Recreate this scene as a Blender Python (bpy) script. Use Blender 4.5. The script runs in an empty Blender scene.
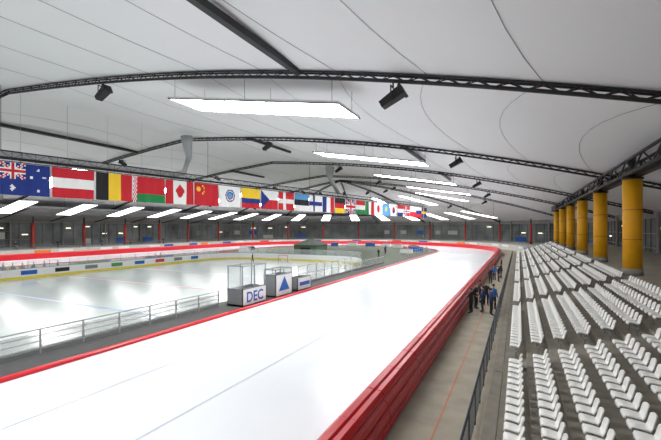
import bpy, bmesh, math, random
import numpy as np
from mathutils import Vector, Matrix
random.seed(7)
scene = bpy.context.scene
scene.view_settings.view_transform = 'Standard'
EYE = 6.0
# ------------------------------------------------------------ materials
def lin(c):
    return tuple(((x/255)/12.92 if x/255 <= .04045 else ((x/255+.055)/1.055)**2.4) for x in c)
def mat(name, rgb, rough=.6, metal=0, noise=0, scale=4, spec=.5, emis=None, estr=0, alpha=1, bump=0):
    m = bpy.data.materials.new(name); m.use_nodes = True
    nt = m.node_tree; b = nt.nodes['Principled BSDF']
    c = lin(rgb)
    b.inputs['Base Color'].default_value = (*c, 1)
    b.inputs['Roughness'].default_value = rough
    b.inputs['Metallic'].default_value = metal
    b.inputs['Specular IOR Level'].default_value = spec
    b.inputs['Alpha'].default_value = alpha
    if emis:
        b.inputs['Emission Color'].default_value = (*lin(emis), 1)
        b.inputs['Emission Strength'].default_value = estr
    if noise or bump:
        tc = nt.nodes.new('ShaderNodeTexCoord')
        n = nt.nodes.new('ShaderNodeTexNoise'); n.inputs['Scale'].default_value = scale
        n.inputs['Detail'].default_value = 5
        nt.links.new(tc.outputs['Object'], n.inputs['Vector'])
        if noise:
            r = nt.nodes.new('ShaderNodeValToRGB')
            r.color_ramp.elements[0].position = .3; r.color_ramp.elements[1].position = .7
            r.color_ramp.elements[0].color = (*[x*(1-noise) for x in c], 1)
            r.color_ramp.elements[1].color = (*[min(1, x*(1+noise)) for x in c], 1)
            nt.links.new(n.outputs['Fac'], r.inputs['Fac'])
            nt.links.new(r.outputs['Color'], b.inputs['Base Color'])
        if bump:
            bp = nt.nodes.new('ShaderNodeBump'); bp.inputs['Strength'].default_value = bump
            nt.links.new(n.outputs['Fac'], bp.inputs['Height'])
            nt.links.new(bp.outputs['Normal'], b.inputs['Normal'])
    return m
M = {}
M['ice'] = mat('track_ice', (219, 223, 227), .24, noise=.03, scale=.25, spec=.4)
M['ice2'] = mat('rink_ice', (208, 218, 215), .15, noise=.04, scale=.2, spec=.4)
M['line'] = mat('ice_line', (176, 184, 196), .3)
M['lineb'] = mat('ice_line_blue', (150, 172, 205), .3)
M['liner'] = mat('ice_line_red', (222, 165, 165), .3)
M['concrete'] = mat('concrete', (158, 150, 134), .8, noise=.14, scale=1.2)
M['step'] = mat('stand_concrete', (142, 136, 124), .85, noise=.15, scale=2)
M['dark'] = mat('dark_rubber_floor', (72, 73, 72), .7, noise=.15, scale=2)
M['infield'] = mat('infield_mat', (84, 94, 76), .8, noise=.2, scale=.5)
M['red'] = mat('red_padding', (196, 16, 32), .3, noise=.05, scale=3)
M['redc'] = mat('red_column_paint', (175, 58, 48), .5)
M['roof'] = mat('roof_membrane', (240, 241, 243), .7, noise=.015, scale=.1)
M['steel'] = mat('dark_steel', (42, 44, 47), .5, metal=.2)
M['black'] = mat('black_plastic', (18, 18, 20), .5)
M['galv'] = mat('galvanised_steel', (150, 153, 155), .4, metal=.6)
M['duct'] = mat('duct_sheet_metal', (175, 178, 180), .35, metal=.5)
M['rail'] = mat('painted_rail', (168, 172, 174), .4)
M['fence'] = mat('dark_fence', (62, 70, 80), .5, metal=.3)
M['grey'] = mat('grey_paint', (120, 124, 126), .5)
M['canopy'] = mat('canopy_panel', (158, 160, 162), .7, noise=.08, scale=.4)
M['seam'] = mat('seam_cable', (150, 152, 156), .6)
M['yellow'] = mat('yellow_column_pad', (252, 182, 20), .5, noise=.05, scale=2)
M['seat'] = mat('white_seat_plastic', (238, 238, 234), .35)
M['white'] = mat('white_panel', (228, 230, 230), .45)
M['offw'] = mat('terrace_wall', (196, 196, 190), .7, noise=.06, scale=1)
M['ykick'] = mat('yellow_kickboard', (222, 205, 60), .4)
M['orange'] = mat('orange_line', (196, 105, 66), .6)
M['glassdark'] = mat('facade_glass', (122, 131, 130), .15, noise=.5, scale=.18)
M['wall'] = mat('wall_concrete', (146, 146, 142), .8, noise=.1, scale=.6)
M['glass'] = mat('clear_glass', (215, 225, 225), .05, alpha=.22)
M['panel'] = mat('milky_panel', (170, 178, 176), .3, alpha=.32)
M['lamp'] = mat('lamp_diffuser', (255, 255, 255), .5, emis=(252, 252, 252), estr=24)
M['lamp2'] = mat('lamp_diffuser_low', (255, 255, 255), .5, emis=(252, 252, 252), estr=5)
M['lamp3'] = mat('interior_lamp', (255, 255, 255), .5, emis=(255, 240, 205), estr=3)
M['blue'] = mat('blue_print', (20, 90, 175), .5)
M['green'] = mat('green_canvas', (88, 108, 84), .8, noise=.1)
M['greyblue'] = mat('tent_wall', (120, 130, 122), .8)
M['skin'] = mat('skin', (205, 155, 130), .6)
M['jblue'] = mat('jacket_blue', (22, 48, 98), .7)
M['jlb'] = mat('jacket_lightblue', (30, 90, 150), .7)
M['jblack'] = mat('jacket_black', (28, 30, 36), .7)
M['jred'] = mat('jacket_red', (170, 35, 35), .7)
M['pants'] = mat('pants_black', (25, 26, 30), .8)
M['hair'] = mat('hair_brown', (55, 40, 30), .7)
M['eye'] = mat('eye_dark', (20, 20, 20), .3)
M['adred'] = mat('advert_red', (200, 40, 40), .5)
M['adgreen'] = mat('advert_green', (60, 140, 70), .5)
M['adorange'] = mat('advert_orange', (225, 130, 40), .5)
fl = bpy.data.materials.new('flag_cloth'); fl.use_nodes = True
at = fl.node_tree.nodes.new('ShaderNodeAttribute'); at.attribute_name = 'Col'
fb = fl.node_tree.nodes['Principled BSDF']; fb.inputs['Roughness'].default_value = .8
fl.node_tree.links.new(at.outputs['Color'], fb.inputs['Base Color'])
M['flag'] = fl
# ------------------------------------------------------------ mesh builder
class MB:
    def __init__(s): s.v = []; s.f = []; s.m = []; s.mats = []; s.sm = []
    def mi(s, k):
        if k not in s.mats: s.mats.append(k)
        return s.mats.index(k)
    def add(s, vs, fs, k, smooth=False):
        o = len(s.v); s.v += [tuple(p) for p in vs]; i = s.mi(k)
        for f in fs: s.f.append(tuple(a+o for a in f)); s.m.append(i); s.sm.append(smooth)
    def box(s, x0, x1, y0, y1, z0, z1, k):
        s.add([(x0,y0,z0),(x1,y0,z0),(x1,y1,z0),(x0,y1,z0),(x0,y0,z1),(x1,y0,z1),(x1,y1,z1),(x0,y1,z1)],
              [(3,2,1,0),(4,5,6,7),(0,1,5,4),(1,2,6,5),(2,3,7,6),(3,0,4,7)], k)
    def hexa(s, p, k):
        s.add(p, [(3,2,1,0),(4,5,6,7),(0,1,5,4),(1,2,6,5),(2,3,7,6),(3,0,4,7)], k)
    def tube(s, pts, r, k, n=6, smooth=True):
        pts = [Vector(p) for p in pts]
        rs = r if isinstance(r, (list, tuple)) else [r]*len(pts)
        vs = []
        for i, p in enumerate(pts):
            d = (pts[min(i+1, len(pts)-1)]-pts[max(i-1, 0)]).normalized()
            up = Vector((0, 0, 1)) if abs(d.z) < .95 else Vector((1, 0, 0))
            a = d.cross(up).normalized(); b = d.cross(a)
            for j in range(n):
                t = 2*math.pi*j/n
                vs.append(p+(a*math.cos(t)+b*math.sin(t))*rs[i])
        fs = []
        for i in range(len(pts)-1):
            for j in range(n):
                fs.append((i*n+j, i*n+(j+1)%n, (i+1)*n+(j+1)%n, (i+1)*n+j))
        fs.append(tuple(range(n))[::-1]); fs.append(tuple((len(pts)-1)*n+j for j in range(n)))
        s.add(vs, fs, k, smooth)
    def cyl(s, x, y, z0, z1, r, k, n=24): s.tube([(x,y,z0),(x,y,z1)], r, k, n)
    def ell(s, c, r, k, nu=14, nv=10, R=None):
        vs = []; fs = []
        for i in range(nv+1):
            ph = math.pi*i/nv
            for j in range(nu):
                t = 2*math.pi*j/nu
                p = Vector((r[0]*math.sin(ph)*math.cos(t), r[1]*math.sin(ph)*math.sin(t), r[2]*math.cos(ph)))
                if R: p = R@p
                vs.append(p+Vector(c))
        for i in range(nv):
            for j in range(nu):
                fs.append((i*nu+j, (i+1)*nu+j, (i+1)*nu+(j+1)%nu, i*nu+(j+1)%nu))
        s.add(vs, fs, k, True)
    def obj(s, name, parent=None):
        me = bpy.data.meshes.new(name); me.from_pydata(s.v, [], s.f); me.update()
        for k in s.mats: me.materials.append(M[k])
        me.polygons.foreach_set('material_index', s.m)
        me.polygons.foreach_set('use_smooth', s.sm)
        o = bpy.data.objects.new(name, me); scene.collection.objects.link(o)
        if parent: o.parent = parent
        return o
# ------------------------------------------------------------ oval geometry
CX, Y0, Y1 = -44.0, -17.0, 95.0
LS = Y1-Y0; LC = math.pi*40; TOT = 2*LS+2*LC
def st(s):
    s = s % TOT
    if s < LS: return (CX, Y0+s, 1, 0)
    s -= LS
    if s < LC: t = s/40; return (CX, Y1, math.cos(t), math.sin(t))
    s -= LC
    if s < LS: return (CX, Y1-s, -1, 0)
    s -= LS; t = s/40
    return (CX, Y0, -math.cos(t), -math.sin(t))
def P(s, rho, z=0):
    c = st(s); return Vector((c[0]+rho*c[2], c[1]+rho*c[3], z))
def svals(step, a=0, b=None):
    b = TOT if b is None else b
    n = max(1, round((b-a)/step)); return [a+(b-a)*i/n for i in range(n+1)]
def sweep(mb, prof, ss, k, closed=True, smooth=False):
    n = len(prof); vs = []; fs = []
    for s in ss:
        for (r, z) in prof: vs.append(P(s, r, z))
    for i in range(len(ss)-1):
        for j in range(n if closed else n-1):
            fs.append((i*n+j, i*n+(j+1) % n, (i+1)*n+(j+1) % n, (i+1)*n+j))
    mb.add(vs, fs, k, smooth)
pr = np.array([0, 10, 20, 32.7, 38.6, 43.3, 49, 54.7, 60]); ph = np.array([13.1, 12.3, 10.9, 9, 7.7, 6.6, 5.1, 3.5, 2.0])
co = np.polyfit(pr, ph, 4)
def H(r): return EYE+float(np.polyval(co, abs(r)))
TR = [Y-Y0 for Y in (-3, 19, 41, 63, 85)]
TR += [LS+40*math.radians(a) for a in (20, 50, 80, 110, 140, 165)]
TR += [LS+LC+(95-Y) for Y in (85, 63, 41, 19, -3)]
TR += [2*LS+LC+40*math.radians(a) for a in (20, 50, 80, 110, 140, 165)]
# ------------------------------------------------------------ floor & ice
b = MB(); b.box(-125, 40, -95, 175, -.5, -.03, 'concrete'); b.obj('floor')
def disc(name, r0, r1, z, k):
    b = MB(); sweep(b, [(r0, z), (r1, z)], svals(2.0), k, False); return b.obj(name)
disc('speed_skating_track_ice', 26.1, 40.0, 0, 'ice')
disc('infield_floor', 0, 25.8, -.015, 'infield')
b = MB()
for r in (30.2, 34.3): sweep(b, [(r-.03, .006), (r+.03, .006)], svals(2.0), 'line', False)
b.obj('lane_line')
b = MB(); sweep(b, [(23.4, -.005), (25.75, -.005)], svals(2.0), 'dark', False); b.obj('rubber_walkway')
b = MB()
sweep(b, [(25.75, -.03), (26.1, -.03), (26.1, .12), (26.02, .16), (25.83, .16), (25.75, .12)], svals(1.5), 'red', True)
b.obj('inner_track_kerb')
ctr = (40.2, .5)
prof = [(39.74, 0), (39.72, .95), (39.78, 1.06), (39.88, 1.12), (40.04, 1.1), (40.09, 1.03), (40.14, 1.09), (40.28, 1.08), (40.37, .98), (40.37, .9),
        (40.33, .84), (40.46, .78), (40.5, .66), (40.47, .57), (40.4, .53), (40.54, .47), (40.58, .34), (40.54, .26), (40.44, .22), (40.58, .16), (40.6, .05), (40.56, 0)]
b = MB(); vs = []; n = len(prof); ns = round(TOT/4.0); sl = TOT/ns; rows = []
for i in range(ns):
    for (ds, sc) in ((0, .95), (.03, 1), (sl/2-.03, 1), (sl/2, .985), (sl/2+.03, 1), (sl-.03, 1), (sl, .95)):
        rows.append((i*sl+ds, sc))
for (s, sc) in rows:
    for (r, z) in prof: vs.append(P(s, ctr[0]+(r-ctr[0])*sc, ctr[1]+(z-ctr[1])*sc if z > 0 else 0))
fs = []
for i in range(len(rows)-1):
    for j in range(n): fs.append((i*n+j, i*n+(j+1) % n, (i+1)*n+(j+1) % n, (i+1)*n+j))
b.add(vs, fs, 'red'); b.obj('crash_barrier_pads')
b = MB(); b.box(-2.26, -2.22, -8, 94, -.03, -.02, 'orange'); b.obj('walkway_line')
# hockey rink
def rrect(x0, x1, y0, y1, r, n=8):
    pts = []
    for (cx, cy, a0) in ((x1-r, y0+r, -90), (x1-r, y1-r, 0), (x0+r, y1-r, 90), (x0+r, y0+r, 180)):
        for i in range(n+1):
            a = math.radians(a0+90*i/n); pts.append((cx+r*math.cos(a), cy+r*math.sin(a)))
    return pts
RX0, RX1, RY0, RY1 = -52.5, -21.6, -6, 60
rp = rrect(RX0, RX1, RY0, RY1, 7)
b = MB(); b.add([(x, y, -.004) for x, y in rp], [tuple(range(len(rp)))], 'ice2'); b.obj('hockey_rink_ice')
b = MB()
for y in (18, 38): b.box(RX0+.2, RX1-.2, y-.15, y+.15, -.003, 0.0, 'lineb')
b.box(RX0+.2, RX1-.2, 27.8, 28.1, -.003, 0.0, 'liner')
for (cx, cy) in ((-44, 50), (-30, 50), (-44, 8), (-30, 8), (-37, 28)):
    b.tube([(cx+4.5*math.cos(t), cy+4.5*math.sin(t), -.02) for t in [2*math.pi*i/40 for i in range(41)]], .025, 'lineb' if cy == 28 else 'liner', 4)
b.obj('rink_marking')
b = MB()
loop = rp[11:]
for i in range(len(loop)-1):
    (x0, y0), (x1, y1) = loop[i], loop[i+1]
    d = Vector((x1-x0, y1-y0, 0)); L = d.length
    if L < .05: continue
    d /= L; nn = Vector((d.y, -d.x, 0))*.05
    p0 = Vector((x0, y0, 0)); p1 = Vector((x1, y1, 0))
    def slab(z0, z1, k, w=1, q0=p0, q1=p1):
        q = [q0-nn*w, q1-nn*w, q1+nn*w, q0+nn*w]
        b.hexa([a+Vector((0, 0, z0)) for a in q]+[a+Vector((0, 0, z1)) for a in q], k)
    slab(-.004, .26, 'ykick', 1.3); slab(.26, 1.15, 'white'); slab(1.15, 1.2, 'grey', 1.3)
    slab(1.2, 2.1, 'glass', .2)
    m = max(1, round(L/2.4))
    for j in range(m):
        q = p0+d*(L*j/m); b.tube([q+Vector((0, 0, 1.2)), q+Vector((0, 0, 2.12))], .03, 'grey', 5)
    if L > 20:
        cc = ['blue', 'grey', 'adred', 'blue', 'adgreen', 'grey', 'black']
        t = 1.5; j = 0
        while t < L-3:
            slab(.45, .95, cc[j % 7], 1.1, p0+d*t, p0+d*(t+1.7))
            t += 3.7; j += 1
b.obj('rink_board')
for gy, sg in ((56, 1), (-2, -1)):
    b = MB(); x = -37; 
    for dx in (-.92, .92): b.tube([(x+dx, gy, 0), (x+dx, gy, 1.22)], .04, 'red', 8); b.tube([(x+dx, gy, 1.22), (x+dx*.8, gy+.5*sg, 1.2), (x+dx, gy+1.1*sg, .02)], .03, 'white', 6)
    b.tube([(x-.92, gy, 1.22), (x+.92, gy, 1.22)], .04, 'red', 8); b.tube([(x-.92, gy+1.1*sg, .04), (x+.92, gy+1.1*sg, .04)], .03, 'white', 6)
    for j in range(12): b.tube([(x-.85+j*.155, gy+.45*sg, 1.2), (x-.85+j*.155, gy+1.1*sg, .04)], .008, 'white', 4)
    for j in range(7): t = j/7; b.tube([(x-.9, gy+(.45+.65*t)*sg, 1.2-1.15*t), (x+.9, gy+(.45+.65*t)*sg, 1.2-1.15*t)], .008, 'white', 4)
    b.obj('hockey_goal')
# ------------------------------------------------------------ terrace, walls
sa, sb = LS+3, LS+LC+LS+LC-3
b = MB()
sweep(b, [(46, -.03), (46, 1.5), (60, 1.5)], svals(3, sa, TOT-3), 'offw', False)
cols = ['blue', 'white', 'adred', 'white', 'white', 'blue', 'white', 'adorange', 'blue', 'white']
s = sa+1; i = 0
while s < LS+LC+LS:
    if i % 3 != 2: sweep(b, [(45.9, .8), (45.98, .8), (45.98, 1.35), (45.9, 1.35)], [s, s+1.5, s+3], cols[i % 10])
    s += 4.6; i += 1
b.obj('terrace')
b = MB()
sweep(b, [(60.2, -.03), (60.2, 4)], svals(3), 'wall', False)
b.obj('wall_perimeter')
b = MB()
sweep(b, [(60, 1.5), (60, H(60)+1.2)], svals(3), 'glassdark', False)
for z in (1.6, 3.3, 5.2): sweep(b, [(59.8, z), (59.95, z), (59.95, z+.1), (59.8, z+.1)], svals(3), 'grey')
sweep(b, [(59.7, H(60)-.7), (59.95, H(60)-.7), (59.95, H(60)+1.2), (59.7, H(60)+1.2)], svals(3), 'wall')
for s in svals(2.4)[:-1]:
    p = P(s, 59.9, 1.5); q = P(s, 59.9, H(60))
    b.tube([p, q], .05, 'steel', 4, False)
for s in svals(11)[:-1]:
    p = P(s, 59.6, 1.5); q = P(s, 59.6, H(60)); b.tube([p, q], .22, 'wall', 4, False)
random.seed(3)
for s in svals(4.8)[:-1]:
    if random.random() < .6:
        z = random.choice((6.3, 5.9, 4.4)); a = s+.6
        sweep(b, [(59.9, z), (59.94, z), (59.94, z+.14), (59.9, z+.14)], [a, a+1.2], 'lamp3')
    if random.random() < .45:
        z = random.choice((1.7, 3.5)); a = s+.4; w = random.uniform(1.2, 3.2)
        sweep(b, [(59.7, z), (59.88, z), (59.88, z+1.5), (59.7, z+1.5)], [a, a+w], random.choice(['offw', 'grey', 'offw', 'blue', 'wall']))
b.obj('window_facade')
b = MB()
for z in (2.1, 2.5): sweep(b, [(46.1, z), (46.16, z), (46.16, z+.06), (46.1, z+.06)], svals(3, sa, TOT-3), 'grey')
for s in svals(3, sa, TOT-3): b.tube([P(s, 46.13, 1.5), P(s, 46.13, 2.53)], .035, 'grey', 4)
b.obj('terrace_railing')
b = MB()
ca_, cb_ = LS+LC*.55, 2*LS+LC+6
sweep(b, [(46, 10.2), (59.6, 7.7), (59.6, 7.85), (46, 10.6)], svals(3, ca_, cb_), 'canopy')
for s in svals(11, ca_, cb_):
    b.tube([P(s, 46, 10.05), P(s, 59.6, 7.6)], .12, 'steel', 5)
for r in (46.1, 52): sweep(b, [(r, 10.2-(r-46)*.184-.2), (r+.2, 10.2-(r-46)*.184-.2), (r+.2, 10.2-(r-46)*.184+.1), (r, 10.2-(r-46)*.184+.1)], svals(3, ca_, cb_), 'grey')
b.obj('gallery_canopy')
for s in svals(11, LS+8, TOT-12):
    b = MB(); p = P(s, 53, 1.5); z = 8.6
    b.tube([p, p+Vector((0, 0, .15))], .42, 'grey', 12)
    b.tube([p+Vector((0, 0, .15)), (p.x, p.y, z-1.4)], .34, 'redc', 12)
    b.tube([(p.x, p.y, z-1.4), (p.x, p.y, z)], .16, 'steel', 8)
    b.obj('red_column')
b = MB()
for z in (.5, 1.1): sweep(b, [(23.2, z), (23.26, z), (23.26, z+.05), (23.2, z+.05)], svals(2, LS-18, LS+LC), 'rail')
for s in svals(2, LS-18, LS+LC): b.tube([P(s, 23.23, -.015), P(s, 23.23, 1.15)], .03, 'rail', 4)
b.obj('infield_fence')
random.seed(11)
for i in range(9):
    s = LS-8+i*11.5; r = random.uniform(19.5, 22); p = P(s, r); w = random.uniform(.9, 1.8)
    b = MB(); k = random.choice(['white', 'blue', 'grey', 'white', 'adred'])
    b.box(p.x-w, p.x+w, p.y-.5, p.y+.5, .1, 1.1, k); b.box(p.x-w-.04, p.x+w+.04, p.y-.54, p.y+.54, 1.1, 1.18, 'grey')
    for dx in (-w+.2, w-.2):
        for dy in (-.35, .35): b.cyl(p.x+dx, p.y+dy, -.015, .1, .06, 'black', 8)
    b.obj('equipment_crate')
# ------------------------------------------------------------ stands
b = MB(); SY0, SY1 = -10, 95; NR = 8
aisles = [5.8+11.8*i for i in range(-1, 8)]
b.box(-.95, -.58, SY0, SY1, -.03, .12, 'step')
for k in range(NR):
    x0 = -.1+.85*k-.45; x1 = x0+.85
    b.box(x0, x1 if k < NR-1 else x1+.1, SY0, SY1, -.03, .28+.3*k, 'step')
    for a in aisles:
        b.box(x0-.3, x0, a-.6, a+.6, .0+.3*k, .13+.3*k, 'step')
b.obj('grandstand_steps')
b = MB(); b.box(6.35, 15.9, SY0-8, SY1+3, -.03, 2.8, 'concrete'); b.obj('concourse_floor')
sp = [(-.23, -.05), (-.215, 0), (-.1, -.005), (.06, -.03), (.14, -.005), (.19, .08), (.215, .2), (.24, .33), (.25, .345)]
wv = [-.2, -.188, -.1, 0, .1, .188, .2]
tv = []; tf = []
for i, (x, z) in enumerate(sp):
    for y in wv:
        e = abs(y)/.2; lip = .045*max(0, e-.6)/.4
        up = i >= 4
        taper = 1-.16*max(0, (i-4))/4
        tv.append((x-(lip*.9 if up else 0), y*taper, z+(0 if up else lip)-(0.05*e*e if i >= 7 else 0)))
nw = len(wv)
for i in range(len(sp)-1):
    for j in range(nw-1): tf.append((i*nw+j, i*nw+j+1, (i+1)*nw+j+1, (i+1)*nw+j))
b = MB()
PITCH = .56
for k in range(NR):
    X = -.1+.85*k; z = .28+.3*k
    y = SY0+.4
    while y < SY1-.3:
        if all(abs(y-a) > .85 for a in aisles):
            b.add([(X+p[0], y+p[1], z+.42+p[2]) for p in tv], tf, 'seat', True)
        y += PITCH
seats = b.obj('white_grandstand_seats')
so = seats.modifiers.new('thick', 'SOLIDIFY'); so.thickness = .03; so.offset = -1
b = MB()
for k in range(NR):
    X = -.1+.85*k; z = .28+.3*k
    lo = SY0+.2
    for a in aisles+[SY1+.5]:
        if a-.75 > lo+.5:
            b.box(X-.03, X+.03, lo, a-.75, z+.28, z+.34, 'galv')
            y = lo+.3
            while y < a-.8: b.box(X-.025, X+.025, y-.025, y+.025, z, z+.39, 'galv'); y += PITCH*2
        lo = a+.75
b.obj('seat_support_rail')
b = MB(); X = -1.2
for z, r in ((1.08, .028), (.98, .012), (.1, .015)): b.tube([(X, SY0, z), (X, SY1, z)], r, 'fence', 6)
y = SY0
while y < SY1:
    b.box(X-.03, X+.03, y-.02, y+.02, -.03, 1.06, 'fence'); y += 1.6
y = SY0
while y < 60:
    b.box(X-.006, X+.006, y-.006, y+.006, .1, .98, 'galv'); y += .13
b.obj('stand_front_railing')
for i in range(-2, 8):
    Y = 32.3+11.3*i
    if Y > 97 or Y < 5: continue
    b = MB(); X = 6.95; hz = 9.3
    b.cyl(X, Y, 2.8, 3.25, .6, 'wall'); b.cyl(X, Y, 3.2, hz, .55, 'yellow')
    for z in (5.2, 7.2): b.cyl(X, Y, z, z+.05, .565, 'orange')
    b.cyl(X, Y, hz, hz+.12, .62, 'steel'); b.cyl(X, Y, hz+.1, H(50.9)+.2, .22, 'steel')
    b.obj('yellow_padded_column')
b = MB()
zt, zb = 10.5, 9.6
for x in (6.5, 7.4):
    b.tube([(x, -10, zb), (x, 97, zb)], .13, 'steel', 6); b.tube([(x, -10, zt), (x, 97, zt)], .1, 'steel', 6)
    y = -10; f = 0
    while y < 96:
        b.tube([(x, y, zb if f else zt), (x, y+1.9, zt if f else zb)], .06, 'steel', 5); y += 1.9; f = 1-f
b.box(6.6, 7.3, -10, 97, zb-.02, zb+.05, 'steel')
b.obj('edge_beam')
b = MB(); b.box(12.3, 15.2, 30, 42, 2.8, 6.6, 'white'); b.box(12.2, 15.3, 29.9, 42.1, 6.6, 6.8, 'grey')
b.box(12.25, 12.32, 31, 41, 4.2, 5.8, 'glassdark'); b.box(12.8, 14.6, 29.95, 30.02, 4.2, 5.8, 'glassdark'); b.obj('kiosk')
b = MB(); b.box(9.6, 9.9, 20, 29.6, 2.8, 5.6, 'wall'); b.box(9.55, 9.95, 20, 29.6, 5.6, 5.7, 'grey'); b.box(9.9, 12, 29.4, 29.6, 2.8, 5.6, 'wall'); b.obj('stair_parapet')
# ------------------------------------------------------------ roof
rh = [0, 3, 7, 11, 15, 19, 23, 27, 31, 35, 39, 43, 47, 51, 55, 60.3]
ts = TR+[TR[0]+TOT]
ss = []; sc = []
for i in range(len(TR)):
    a, c = ts[i], ts[i+1]
    for j in range(10):
        t = j/10; ss.append(a+(c-a)*t); sc.append(.6*math.sin(math.pi*t)**.9 if t > 0 else 0)
ss.append(ts[-1]); sc.append(0)
b = MB(); vs = []
for s, c in zip(ss, sc):
    for r in rh:
        vs.append(P(s, r, H(r)+.2+.7*c*min(1, r/12)*min(1, (62-r)/10)))
n = len(rh); fs = []
for i in range(len(ss)-1):
    for j in range(n-1): fs.append((i*n+j, (i+1)*n+j, (i+1)*n+j+1, i*n+j+1))
b.add(vs, fs, 'roof', True); b.obj('ceiling')
b = MB()
def zs(i, r): return H(r)+.18+.7*sc[i]*min(1, r/12)*min(1, (62-r)/10)
for bay in range(len(TR)):
    base = bay*10
    for r in (8, 14, 20, 25, 30, 35, 40, 45, 50):
        dr = -2.2
        pts = []
        for j in range(11):
            i = base+j; q = r+dr*(1-((j-5)/5)**2)
            pts.append(P(ss[i], max(q, .5), zs(i, q)-.01))
        b.tube(pts, .014, 'seam', 4)
b.obj('roof_seam_cables')
for ti, s in enumerate(TR):
    b = MB(); R = [60*j/44 for j in range(0, 45)]
    c = st(s); side = Vector((-c[3], c[2], 0))
    bot = [P(s, r, H(r)-.2) for r in R]
    tl = [P(s, r, H(r)+.1)+side*.17 for r in R]; tr = [P(s, r, H(r)+.1)-side*.17 for r in R]
    b.tube(bot, .1, 'steel', 7); b.tube(tl, .06, 'steel', 5); b.tube(tr, .06, 'steel', 5)
    for i in range(len(R)-1):
        m = (bot[i]+bot[i+1])/2
        for t in (tl, tr):
            b.tube([t[i], m], .03, 'steel', 4, False); b.tube([m, t[i+1]], .03, 'steel', 4, False)
        b.tube([tl[i], tr[i]], .03, 'steel', 4, False)
    b.obj('roof_truss')
b = MB()
def gird(r, a, c):
    pts = [(s, P(s, r, H(r)-.05)) for s in svals(2, a, c)]
    for i in range(len(pts)-1):
        s0, p = pts[i]; s1, q = pts[i+1]
        c0 = st(s0); c1 = st(s1); w0 = Vector((c0[2], c0[3], -.12))*.2; w1 = Vector((c1[2], c1[3], -.12))*.2
        u = Vector((0, 0, .35))
        b.hexa([p-w0, q-w1, q+w1, p+w0, p-w0+u, q-w1+u, q+w1+u, p+w0+u], 'steel')
gird(32.5, 0, 36); gird(32.5, 58, 69); gird(32.5, 80, 91)
gird(11, 58, 69)
gird(11, LS+LC+54, LS+LC+92); gird(11, LS+LC+20, LS+LC+32)
b.obj('roof_girder')
for ti, s in enumerate(TR):
    b = MB(); s0, s1 = s+1.0, s+4.4; r0, r1 = 20.6, 34.6
    N = 8
    def Z(r): return H(20.6)+(H(34.6)-H(20.6))*(r-20.6)/14-1.3
    rr = [r0+(r1-r0)*j/N for j in range(N+1)]
    for j in range(N):
        a, c = rr[j]+.05, rr[j+1]-.05
        for (u0, u1) in ((s0, (s0+s1)/2-.04), ((s0+s1)/2+.04, s1)):
            lo = [P(u0, a, Z(a)), P(u1, a, Z(a)), P(u1, c, Z(c)), P(u0, c, Z(c))]
            b.add(lo, [(0, 1, 2, 3)], 'lamp')
    u = Vector((0, 0, .12)); e = .03
    lo = [P(s0, r0, Z(r0)+e), P(s1, r0, Z(r0)+e), P(s1, r1, Z(r1)+e), P(s0, r1, Z(r1)+e)]
    b.hexa(lo+[p+u for p in lo], 'white')
    for i in range(4): b.tube([lo[i]-Vector((0, 0, .04)), lo[(i+1) % 4]-Vector((0, 0, .04))], .05, 'grey', 4, False)
    for r in rr[1:-1]: b.tube([P(s0, r, Z(r)-.02), P(s1, r, Z(r)-.02)], .04, 'grey', 4, False)
    for r in (r0+.5, (r0+r1)/2, r1-.5):
        for q in (s0+.2, s1-.2): b.tube([P(q, r, Z(r)+.1), P(q, r, H(r)+.4)], .015, 'black', 4)
    b.obj('ceiling_light_panel')
for s in svals(11, LS+20, LS+LC+LS-10):
    b = MB()
    def ZL(r): return 10.7-.2*(r-34)
    for j in range(4):
        a = 34+2.4*j
        for (u0, u1) in ((s-1.5, s-.04), (s+.04, s+1.5)):
            b.add([P(u0, a, ZL(a)), P(u1, a, ZL(a)), P(u1, a+2.3, ZL(a+2.3)), P(u0, a+2.3, ZL(a+2.3))], [(0, 1, 2, 3)], 'lamp2')
    lo = [P(s-1.55, 33.9, ZL(33.9)+.03), P(s+1.55, 33.9, ZL(33.9)+.03), P(s+1.55, 43.7, ZL(43.7)+.03), P(s-1.55, 43.7, ZL(43.7)+.03)]
    b.hexa(lo+[p+Vector((0, 0, .15)) for p in lo], 'grey')
    for r in (34.5, 43): b.tube([P(s, r, ZL(r)+.1), P(s, r, H(r)+.3)], .02, 'black', 4)
    b.obj('suspended_lamp')
for ti, s in enumerate(TR):
    for r in (38.2, 14.5):
        b = MB(); c = st(s); o = P(s, r, H(r)-1.05)
        rad = Vector((c[2], c[3], 0)); tan = Vector((-c[3], c[2], 0))
        ax = (rad+Vector((0, 0, .55))).normalized(); up = ax.cross(tan).normalized()
        def q(a, t, u): return o+ax*a+tan*t+up*u
        b.hexa([q(-.7, -.26, -.18), q(.5, -.3, -.24), q(.5, .3, -.24), q(-.7, .26, -.18),
                q(-.7, -.26, .18), q(.5, -.3, .24), q(.5, .3, .24), q(-.7, .26, .18)], 'black')
        b.hexa([q(.5, -.35, -.3), q(.66, -.35, -.3), q(.66, .35, -.3), q(.5, .35, -.3),
                q(.5, -.35, .3), q(.66, -.35, .3), q(.66, .35, .3), q(.5, .35, .3)], 'black')
        for t in (-.4, .4): b.tube([o+tan*t, o+tan*t+Vector((0, 0, .5))], .04, 'steel', 5)
        b.tube([o+tan*-.42+Vector((0, 0, .5)), o+tan*.42+Vector((0, 0, .5))], .04, 'steel', 5)
        b.tube([o+Vector((0, 0, .5)), o+Vector((0, 0, .9))], .05, 'steel', 5)
        b.obj('loudspeaker')
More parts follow.
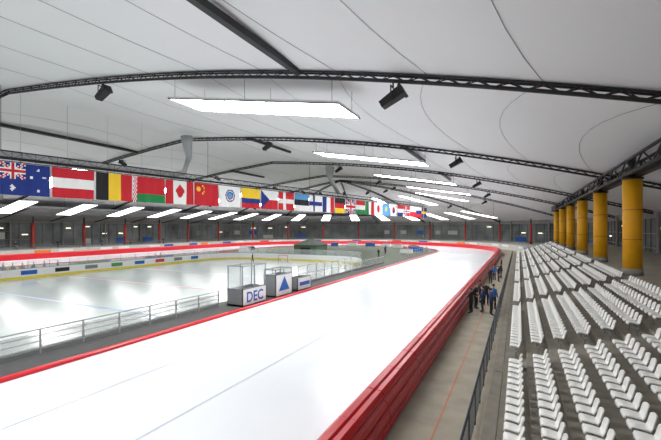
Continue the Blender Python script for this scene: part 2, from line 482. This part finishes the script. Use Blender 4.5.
# ------------------------------------------------------------ flags
W=(240,240,240);R_=(200,30,45);B_=(25,50,130);K=(25,25,28);Yl=(245,205,50);G=(30,130,70);O=(240,130,40);LB=(90,160,215)
def hz(*c): return lambda u, v: c[min(len(c)-1, int(v*len(c)))]
def vt(*c): return lambda u, v: c[min(len(c)-1, int(u*len(c)))]
def nord(bg, cr, inn=None):
    def f(u, v):
        a = abs(u-.37)*1.5; d = abs(v-.5)
        if inn and (a < .06 or d < .06): return inn
        return cr if (a < .12 or d < .12) else bg
    return f
def uj(u, v):
    a = abs(u-.5)*1.5; d = abs(v-.5)
    if a < .1 or d < .1: return R_
    if a < .17 or d < .17: return W
    if abs(abs(u-.5)-abs(v-.5)) < .05: return R_
    if abs(abs(u-.5)-abs(v-.5)) < .11: return W
    return B_
def aus(u, v):
    if u < .5 and v < .5: return uj(u*2, v*2)
    for (x, y, r) in ((.25, .77, .07), (.75, .17, .045), (.63, .42, .045), (.87, .4, .045), (.75, .83, .05), (.8, .58, .025)):
        dx = (u-x)*1.5; dy = v-y; a = math.atan2(dy, dx)
        if math.hypot(dx, dy) < r*(1+.35*math.cos(7*a)): return W
    return B_
def can(u, v):
    if u < .25 or u > .75: return R_
    a = abs(u-.5)*1.5; y = v
    if .18 < y < .72 and a < .26*(1-abs(y-.45)/.3)+.02: return R_
    if .7 <= y < .85 and a < .02: return R_
    return W
def chn(u, v):
    if math.hypot((u-.17)*1.5, v-.27) < .12: return Yl
    for (x, y) in ((.34, .12), (.4, .22), (.4, .36), (.34, .46)):
        if math.hypot((u-x)*1.5, v-y) < .045: return Yl
    return R_
def blr(u, v):
    if u < .12: return W if (int(v*12)+int(u*40)) % 2 else R_
    return R_ if v < .66 else G
def tpe(u, v):
    d = math.hypot((u-.5)*1.4, v-.45)
    if .24 < d < .3: return B_
    if d < .14: return LB
    if d < .2: return R_ if v > .5 else B_
    return W
def kor(u, v):
    d = math.hypot((u-.5)*1.5, v-.5)
    if d < .26: return R_ if v < .5 else B_
    if .3 < abs(u-.5) < .4 and .25 < abs(v-.5) < .38: return K
    return W
def jpn(u, v): return R_ if math.hypot((u-.5)*1.5, v-.5) < .3 else W
def cze(u, v):
    if u*1.5 < .75-abs(v-.5)*1.5: return B_
    return W if v < .5 else R_
def col(u, v): return Yl if v < .5 else (B_ if v < .75 else R_)
def usa(u, v):
    if u < .42 and v < .54: return W if (int(u*24)+int(v*20)) % 3 == 0 else B_
    return R_ if int(v*13) % 2 == 0 else W
def kaz(u, v): return Yl if math.hypot((u-.5)*1.5, v-.45) < .2 else LB
fls = [hz(R_, W, B_), aus, hz(R_, W, R_), vt(K, Yl, R_), blr, can, chn, tpe, col, cze, nord(R_, W), hz(LB, K, W), nord(W, B_), vt(B_, W, R_),
       hz(K, R_, Yl), uj, hz(R_, W, G), vt(G, W, R_), jpn, kaz, kor, hz(R_, W, B_), nord(R_, W, B_), hz(W, R_), hz(W, B_, R_), nord(B_, Yl), usa]
F0 = Vector((-42.0, 17.6, 0)); Fd = Vector((15.6, 89.4, 0)).normalized(); Fn = Vector((Fd.y, -Fd.x, 0))
FT = EYE+6.05
for i, fn in enumerate(fls):
    t0 = -4.2+4.0*i+.1; t1 = t0+3.85; NU, NV = 36, 24
    if t0 > 96: break
    vs = []; fs = []; cs = []
    amp = .12
    for a in range(NV+1):
        for c in range(NU+1):
            u = c/NU; v = a/NV
            vs.append(F0+Fd*(t0+(t1-t0)*u)+Fn*(amp*v*math.sin(u*9+i)+.03*math.sin(u*23))+Vector((0, 0, FT-3.0*v)))
    for a in range(NV):
        for c in range(NU):
            fs.append((a*(NU+1)+c, (a+1)*(NU+1)+c, (a+1)*(NU+1)+c+1, a*(NU+1)+c+1))
            cs.append(lin(fn((c+.5)/NU, (a+.5)/NV)))
    b = MB(); b.add(vs, fs, 'flag', True); o = b.obj('national_flag')
    ca = o.data.color_attributes.new('Col', 'FLOAT_COLOR', 'CORNER')
    arr = np.ones((len(fs)*4, 4), dtype=np.float32)
    for j, c in enumerate(cs): arr[j*4:j*4+4, :3] = c
    ca.data.foreach_set('color', arr.ravel())
b = MB()
def FP(t, dn, z): return F0+Fd*t+Fn*dn+Vector((0, 0, z))
b.tube([FP(-10, 0, FT+.07), FP(98, 0, FT+.07)], .05, 'steel')
for dn, z in ((-.4, .35), (.4, .35), (0, 1.0)): b.tube([FP(-10, dn, FT+z), FP(98, dn, FT+z)], .07, 'steel', 5)
t = -10; f = 0
while t < 97:
    for dn in (-.4, .4): b.tube([FP(t, dn, FT+.35), FP(t+.9, 0, FT+1.0)], .03, 'grey', 4); b.tube([FP(t+.9, 0, FT+1.0), FP(t+1.8, dn, FT+.35)], .03, 'grey', 4)
    b.tube([FP(t, 0, FT+.07), FP(t, 0, FT+1)], .025, 'steel', 4)
    t += 1.8
for t in (0, 22, 44, 66, 88):
    p = FP(t, 0, 0); r = abs(p.x-CX); b.tube([FP(t, 0, FT+1), FP(t, 0, H(r))], .03, 'black', 4)
b.obj('flag_truss')
b = MB()
pts = [FP(t, -2.2, FT+.9) for t in range(-10, 22, 4)]
b.tube(pts, .42, 'duct', 14)
for p in pts: b.tube([p-Fd*.06, p+Fd*.06], .47, 'galv', 14); b.tube([p, (p.x, p.y, H(abs(p.x-CX)))], .012, 'seam', 4)
b.tube([FP(18, -2.2, FT+.9), FP(19.6, -1.9, FT+1.4), FP(20.2, -1.7, 15.6), FP(20.0, -1.6, 16.6), FP(19.8, -1.6, 18.4)], [.42, .42, .42, .55, .8], 'duct', 14)
b.obj('ventilation_duct')
b = MB(); t = 53; b.tube([FP(t+1.5, -.9, FT+1.2), FP(t-.5, -1.2, 15.6), FP(t-.8, -1.4, 16.6), FP(t-.8, -1.4, 18.4)], [.4, .45, .6, .95], 'duct', 12)
b.obj('ventilation_duct')
# ------------------------------------------------------------ left railing
def railing(y0, y1, X, glass=False):
    b = MB()
    for z, r in ((1.15, .04), (.86, .02), (.58, .02), (.3, .02)):
        b.tube([(X, y0, z), (X, y1, z)], r, 'rail', 6)
    b.box(X-.03, X+.03, y0, y1, .0, .2, 'grey')
    n = max(1, round((y1-y0)/2))
    for i in range(n+1):
        y = y0+(y1-y0)*i/n; b.box(X-.04, X+.04, y-.035, y+.035, -.03, 1.15, 'rail')
    b.box(X-.012, X+.012, y0, y1, .3, 1.0 if not glass else 2.0, 'panel' if not glass else 'glass')
    if glass:
        b.tube([(X, y0, 2.0), (X, y1, 2.0)], .03, 'rail', 6)
        for i in range(n+1):
            y = y0+(y1-y0)*i/n; b.box(X-.04, X+.04, y-.03, y+.03, 1.1, 2.0, 'rail')
    b.obj('rink_side_railing')
railing(-8, 22.3, -20.6); railing(34, 48, -20.6, True); railing(48.5, 62, -20.6)
def text(body, size, k, loc, rot, parent):
    cu = bpy.data.curves.new('lettering', 'FONT'); cu.body = body; cu.size = size; cu.extrude = .005; cu.offset = .02
    cu.align_x = 'CENTER'; cu.align_y = 'CENTER'; cu.materials.append(M[k])
    o = bpy.data.objects.new('lettering', cu); scene.collection.objects.link(o)
    o.location = loc; o.rotation_euler = rot; o.parent = parent
def booth(X0, X1, Ya, Yb, h, H2, word):
    e = bpy.data.objects.new('coach_booth', None); scene.collection.objects.link(e)
    b = MB(); t = .06
    b.box(X0, X1, Ya, Ya+t, 0, h, 'grey'); b.box(X0, X1, Yb-t, Yb, 0, h, 'grey')
    b.box(X0, X0+t, Ya, Yb, 0, h, 'grey'); b.box(X1-t, X1, Ya, Yb, 0, h, 'white'); b.box(X0, X1, Ya, Yb, 0, .15, 'grey')
    b.box(X0-.03, X1+.03, Ya-.03, Ya+t+.03, h, h+.05, 'grey'); b.box(X1-t-.03, X1+.03, Ya, Yb, h, h+.05, 'grey')
    b.box(X1, X1+.02, Ya+.1, Yb-.1, .1, h-.06, 'white')
    if H2:
        for x in (X0+.05, X1-.05):
            for y in (Ya+.05, (Ya+Yb)/2, Yb-.05): b.box(x-.03, x+.03, y-.03, y+.03, h, H2, 'grey')
        for y in (Ya+.05, Yb-.05): b.box(X0, X1, y-.03, y+.03, H2-.05, H2, 'grey'); b.box(X0, X1, y-.01, y+.01, h, H2-.05, 'glass')
        for x in (X0+.05, X1-.05): b.box(x-.03, x+.03, Ya, Yb, H2-.05, H2, 'grey')
        b.box(X0+.04, X0+.06, Ya, Yb, h, H2-.05, 'glass')
    b.obj('shell', e)
    if word: text(word, h*.85, 'blue', (X1+.025, (Ya+Yb)/2, h*.48), (math.pi/2, 0, math.pi/2), e)
    return e
booth(-20.2, -18.7, 22.8, 25.8, 1.3, 3.1, 'DEC')
e = booth(-20.0, -18.7, 27.2, 29.8, 1.9, 2.4, None)
b = MB(); b.add([(-18.66, 27.6, .5), (-18.66, 29.3, .5), (-18.66, 28.5, 1.75)], [(0, 1, 2)], 'blue'); b.obj('logo', e)
e = booth(-20.0, -18.8, 31, 33.5, 1.2, 0, None)
b = MB(); b.box(-18.8, -18.76, 31.3, 33.2, .45, .8, 'blue'); b.obj('logo', e)
# ------------------------------------------------------------ hut, resurfacer, adverts
b = MB(); x0, x1, y0, y1 = -42.8, -37.4, 69, 74
b.box(x0, x1, y0, y1, -.015, 2.4, 'green'); b.box(x0+1.5, x1-1.5, y0-.03, y0, 0, 1.9, 'black')
c = ((x0+x1)/2, (y0+y1)/2, 3.8); E = .25
b.add([(x0-E, y0-E, 2.4), (x1+E, y0-E, 2.4), (x1+E, y1+E, 2.4), (x0-E, y1+E, 2.4), c], [(0, 1, 4), (1, 2, 4), (2, 3, 4), (3, 0, 4), (3, 2, 1, 0)], 'greyblue')
b.obj('infield_tent')
b = MB(); x, y = -50, 63.5
b.box(x-2.3, x+1.0, y-1, y+1, .45, 1.5, 'white'); b.hexa([(x-2.3, y-1, 1.5), (x+.2, y-1, 1.5), (x+.2, y+1, 1.5), (x-2.3, y+1, 1.5), (x-2, y-.9, 2.2), (x+.1, y-.9, 2.3), (x+.1, y+.9, 2.3), (x-2, y+.9, 2.2)], 'white')
b.box(x+1, x+2, y-1.1, y+1.1, .1, .9, 'blue'); b.box(x+.4, x+.8, y-.4, y+.4, 1.5, 2.1, 'black')
for dx in (-1.6, .4):
    for dy in (-1.0, 1.0): b.tube([(x+dx, y+dy-.15, .42), (x+dx, y+dy+.15, .42)], .42, 'black', 16)
b.obj('ice_resurfacer')
ac = ['white', 'blue', 'white', 'ykick', 'white', 'adgreen', 'white', 'blue', 'white', 'white', 'adred', 'white']
for i in range(11):
    b = MB(); y = 2+6*i; b.box(-57.05, -56.95, y, y+5.6, .1, 1.1, ac[i]); b.box(-57.3, -56.7, y+.3, y+.4, -.015, .15, 'grey'); b.box(-57.3, -56.7, y+5.2, y+5.3, -.015, .15, 'grey')
    b.obj('advertising_board')
# ------------------------------------------------------------ people
def person(x, y, z, yaw, jacket='jblue', pants='pants', pose='stand', hat=None, hgt=1.76, stride=.0):
    V = {}; 
    V['pelvis'] = ((0, 0, .96), .14, .11)
    V['sp'] = ((0, -.01, 1.14), .14, .11); V['ch'] = ((0, 0, 1.33), .17, .125)
    V['nb'] = ((0, .01, 1.46), .085, .075); V['nt'] = ((0, -.01, 1.56), .052, .052)
    for sd, g in ((-1, 'l'), (1, 'r')):
        V['sh'+g] = ((sd*.18, 0, 1.41), .08, .075)
        V['hp'+g] = ((sd*.095, 0, .88), .1, .1)
        f = sd*stride
        V['kn'+g] = ((sd*.11, -.03-f*.5, .5), .07, .07)
        V['an'+g] = ((sd*.12, .02-f, .1), .05, .055)
        V['to'+g] = ((sd*.14, -.17-f, .05), .042, .035)
        if pose == 'stand': e, w = (sd*.26, .03, 1.13), (sd*.28, -.07, .88)
        elif pose == 'pocket': e, w = (sd*.3, .07, 1.14), (sd*.2, -.1, .95)
        elif pose == 'lean': e, w = (sd*.27, -.1, 1.14), (sd*.2, -.36, 1.12)
        elif pose == 'phone': e, w = ((sd*.25, -.03, 1.14), (sd*.12, -.28, 1.25)) if sd > 0 else ((sd*.26, .03, 1.13), (sd*.28, -.07, .88))
        V['el'+g] = (e, .058, .058); V['wr'+g] = (w, .038, .038)
    names = list(V); idx = {n: i for i, n in enumerate(names)}
    ed = [('pelvis', 'sp'), ('sp', 'ch'), ('ch', 'nb'), ('nb', 'nt')]
    for g in 'lr': ed += [('ch', 'sh'+g), ('sh'+g, 'el'+g), ('el'+g, 'wr'+g), ('pelvis', 'hp'+g), ('hp'+g, 'kn'+g), ('kn'+g, 'an'+g), ('an'+g, 'to'+g)]
    me = bpy.data.meshes.new('tmp'); me.from_pydata([V[n][0] for n in names], [(idx[a], idx[c]) for a, c in ed], [])
    o = bpy.data.objects.new('tmp', me); scene.collection.objects.link(o)
    md = o.modifiers.new('s', 'SKIN'); 
    for i, n in enumerate(names):
        sv = me.skin_vertices[0].data[i]; sv.radius = (V[n][1], V[n][2]); sv.use_root = (n == 'pelvis')
    o.modifiers.new('ss', 'SUBSURF').levels = 1; o.modifiers['ss'].render_levels = 1
    bpy.context.view_layer.update(); dg = bpy.context.evaluated_depsgraph_get()
    em = o.evaluated_get(dg).to_mesh()
    b = MB(); base = [tuple(v.co) for v in em.vertices]
    gr = {jacket: [], pants: [], 'black': [], 'skin': []}
    for p in em.polygons:
        c = p.center; k = jacket
        dw = min((Vector(V['wr'+g][0])-c).length for g in 'lr')
        if c.z > 1.53: k = 'skin'
        elif c.z < .13: k = 'black'
        elif c.z < .9 and abs(c.x) < .225 and dw > .07: k = pants
        gr[k].append(tuple(p.vertices))
    for k, fsx in gr.items():
        if fsx:
            used = sorted({i for f in fsx for i in f}); mp = {a: i for i, a in enumerate(used)}
            b.add([base[i] for i in used], [tuple(mp[i] for i in f) for f in fsx], k, True)
    o.evaluated_get(dg).to_mesh_clear(); bpy.data.objects.remove(o)
    hc = Vector((0, -.02, 1.655)); b.ell(hc, (.074, .092, .112), 'skin', 16, 12)
    b.ell(hc+Vector((0, -.09, -.01)), (.013, .02, .025), 'skin', 8, 6)
    b.ell(hc+Vector((0, -.083, -.05)), (.024, .008, .006), 'jred', 8, 6)
    for sd in (-1, 1):
        b.ell(hc+Vector((sd*.03, -.08, .012)), (.012, .008, .008), 'eye', 8, 6)
        b.ell(hc+Vector((sd*.075, .005, -.01)), (.012, .02, .03), 'skin', 8, 6)
    b.ell(hc+Vector((0, .02, .032)), (.083, .092, .093), hat or 'hair', 16, 10)
    for sd, g in ((-1, 'l'), (1, 'r')):
        w = Vector(V['wr'+g][0]); d = (w-Vector(V['el'+g][0])).normalized()
        a = Vector((0, 1, 0)); a = (a-d*a.dot(d)).normalized(); nn = d.cross(a)
        pc = w+d*.055
        b.ell(pc, (.045, .018, .055), 'skin', 10, 8, Matrix((a, nn, d)).transposed())
        for fi, L in enumerate((.062, .075, .07, .055)):
            r0 = pc+a*(-.03+.02*fi)+d*.04; cu = nn*(-sd)*.012
            b.tube([r0, r0+d*L*.45+cu*.4, r0+d*L*.8+cu*1.4, r0+d*L+cu*2.4], [.009, .0085, .008, .006], 'skin', 6)
        r0 = pc-a*.035-d*.02
        b.tube([r0, r0-a*.025+d*.02, r0-a*.032+d*.05], [.012, .01, .007], 'skin', 6)
    ob = b.obj('person'); sc_ = hgt/1.76
    ob.scale = (sc_,)*3; ob.location = (x, y, z); ob.rotation_euler = (0, 0, yaw)
    return ob
fz = -.03
person(-2.85, 30.2, fz, 1.2, 'jblack', pose='pocket', hat='black', hgt=1.88)
person(-2.3, 29.2, fz, -1.3, 'jblue', pose='phone', hgt=1.86)
person(-1.65, 30.4, fz, 2.6, 'jlb', pose='stand', hgt=1.9)
person(-2.25, 31.8, fz, 0.3, 'jblack', pose='pocket', hgt=1.82)
person(-3.0, 28.4, fz, -2.0, 'jblack', pose='lean', hgt=1.8)
person(-1.7, 28.4, fz, 1.9, 'jblue', pose='pocket', hat='black', hgt=1.88)
person(-2.75, 32.6, fz, 1.9, 'jblack', pose='pocket', hgt=1.84)
person(-2.0, 46.5, fz, 1.4, 'jblue', pose='stand')
person(-2.5, 47.5, fz, -.5, 'jlb', pose='pocket')
person(-2.7, 44.5, fz, -.5, 'jblack', pose='pocket')
person(-1.9, 50, fz, 2.2, 'jblack', pose='stand', stride=.15)
person(-2.9, 56, fz, -1.4, 'jred', pose='lean')
person(-2.2, 60, fz, -1.4, 'jblue', pose='stand')
person(-40.5, 52, 0, 2.0, 'jblack', pose='stand', stride=.2)
for i, (yy, j) in enumerate(((23, 'jblue'), (24, 'jblack'), (25, 'jred'), (26.2, 'jblack'), (27.4, 'jblue'), (29, 'jblack'), (44, 'jred'), (45, 'jblack'))):
    person(-54.5, yy, -.015, 1.5+.2*i, j, pose='pocket' if i % 2 else 'stand')
for (xx, yy, j) in ((-27.5, 84, 'jblue'), (-24, 88, 'jred'), (-30, 92, 'jblue'), (-26, 75, 'jblack')):
    person(xx, yy, -.015, 1.0, j)
for i in range(8):
    p = P(LS+LC+18+9*i, 48+2*(i % 2)); person(p.x, p.y, 1.5, 1.6, ['jblack', 'jred', 'jblue', 'jblack'][i % 4], pose='pocket')
# ------------------------------------------------------------ world + camera
w = bpy.data.worlds.new('World'); scene.world = w; w.use_nodes = True
w.node_tree.nodes['Background'].inputs[0].default_value = (.6, .65, .7, 1); w.node_tree.nodes['Background'].inputs[1].default_value = .5
cam = bpy.data.cameras.new('camera'); co_ = bpy.data.objects.new('camera', cam); scene.collection.objects.link(co_)
cam.sensor_width = 36; cam.lens = 380/661*36; cam.shift_y = 8/661; cam.clip_end = 1000; cam.clip_start = .1
co_.location = (0, 0, EYE); co_.rotation_euler = (math.pi/2, 0, math.atan(188/380))
scene.camera = co_
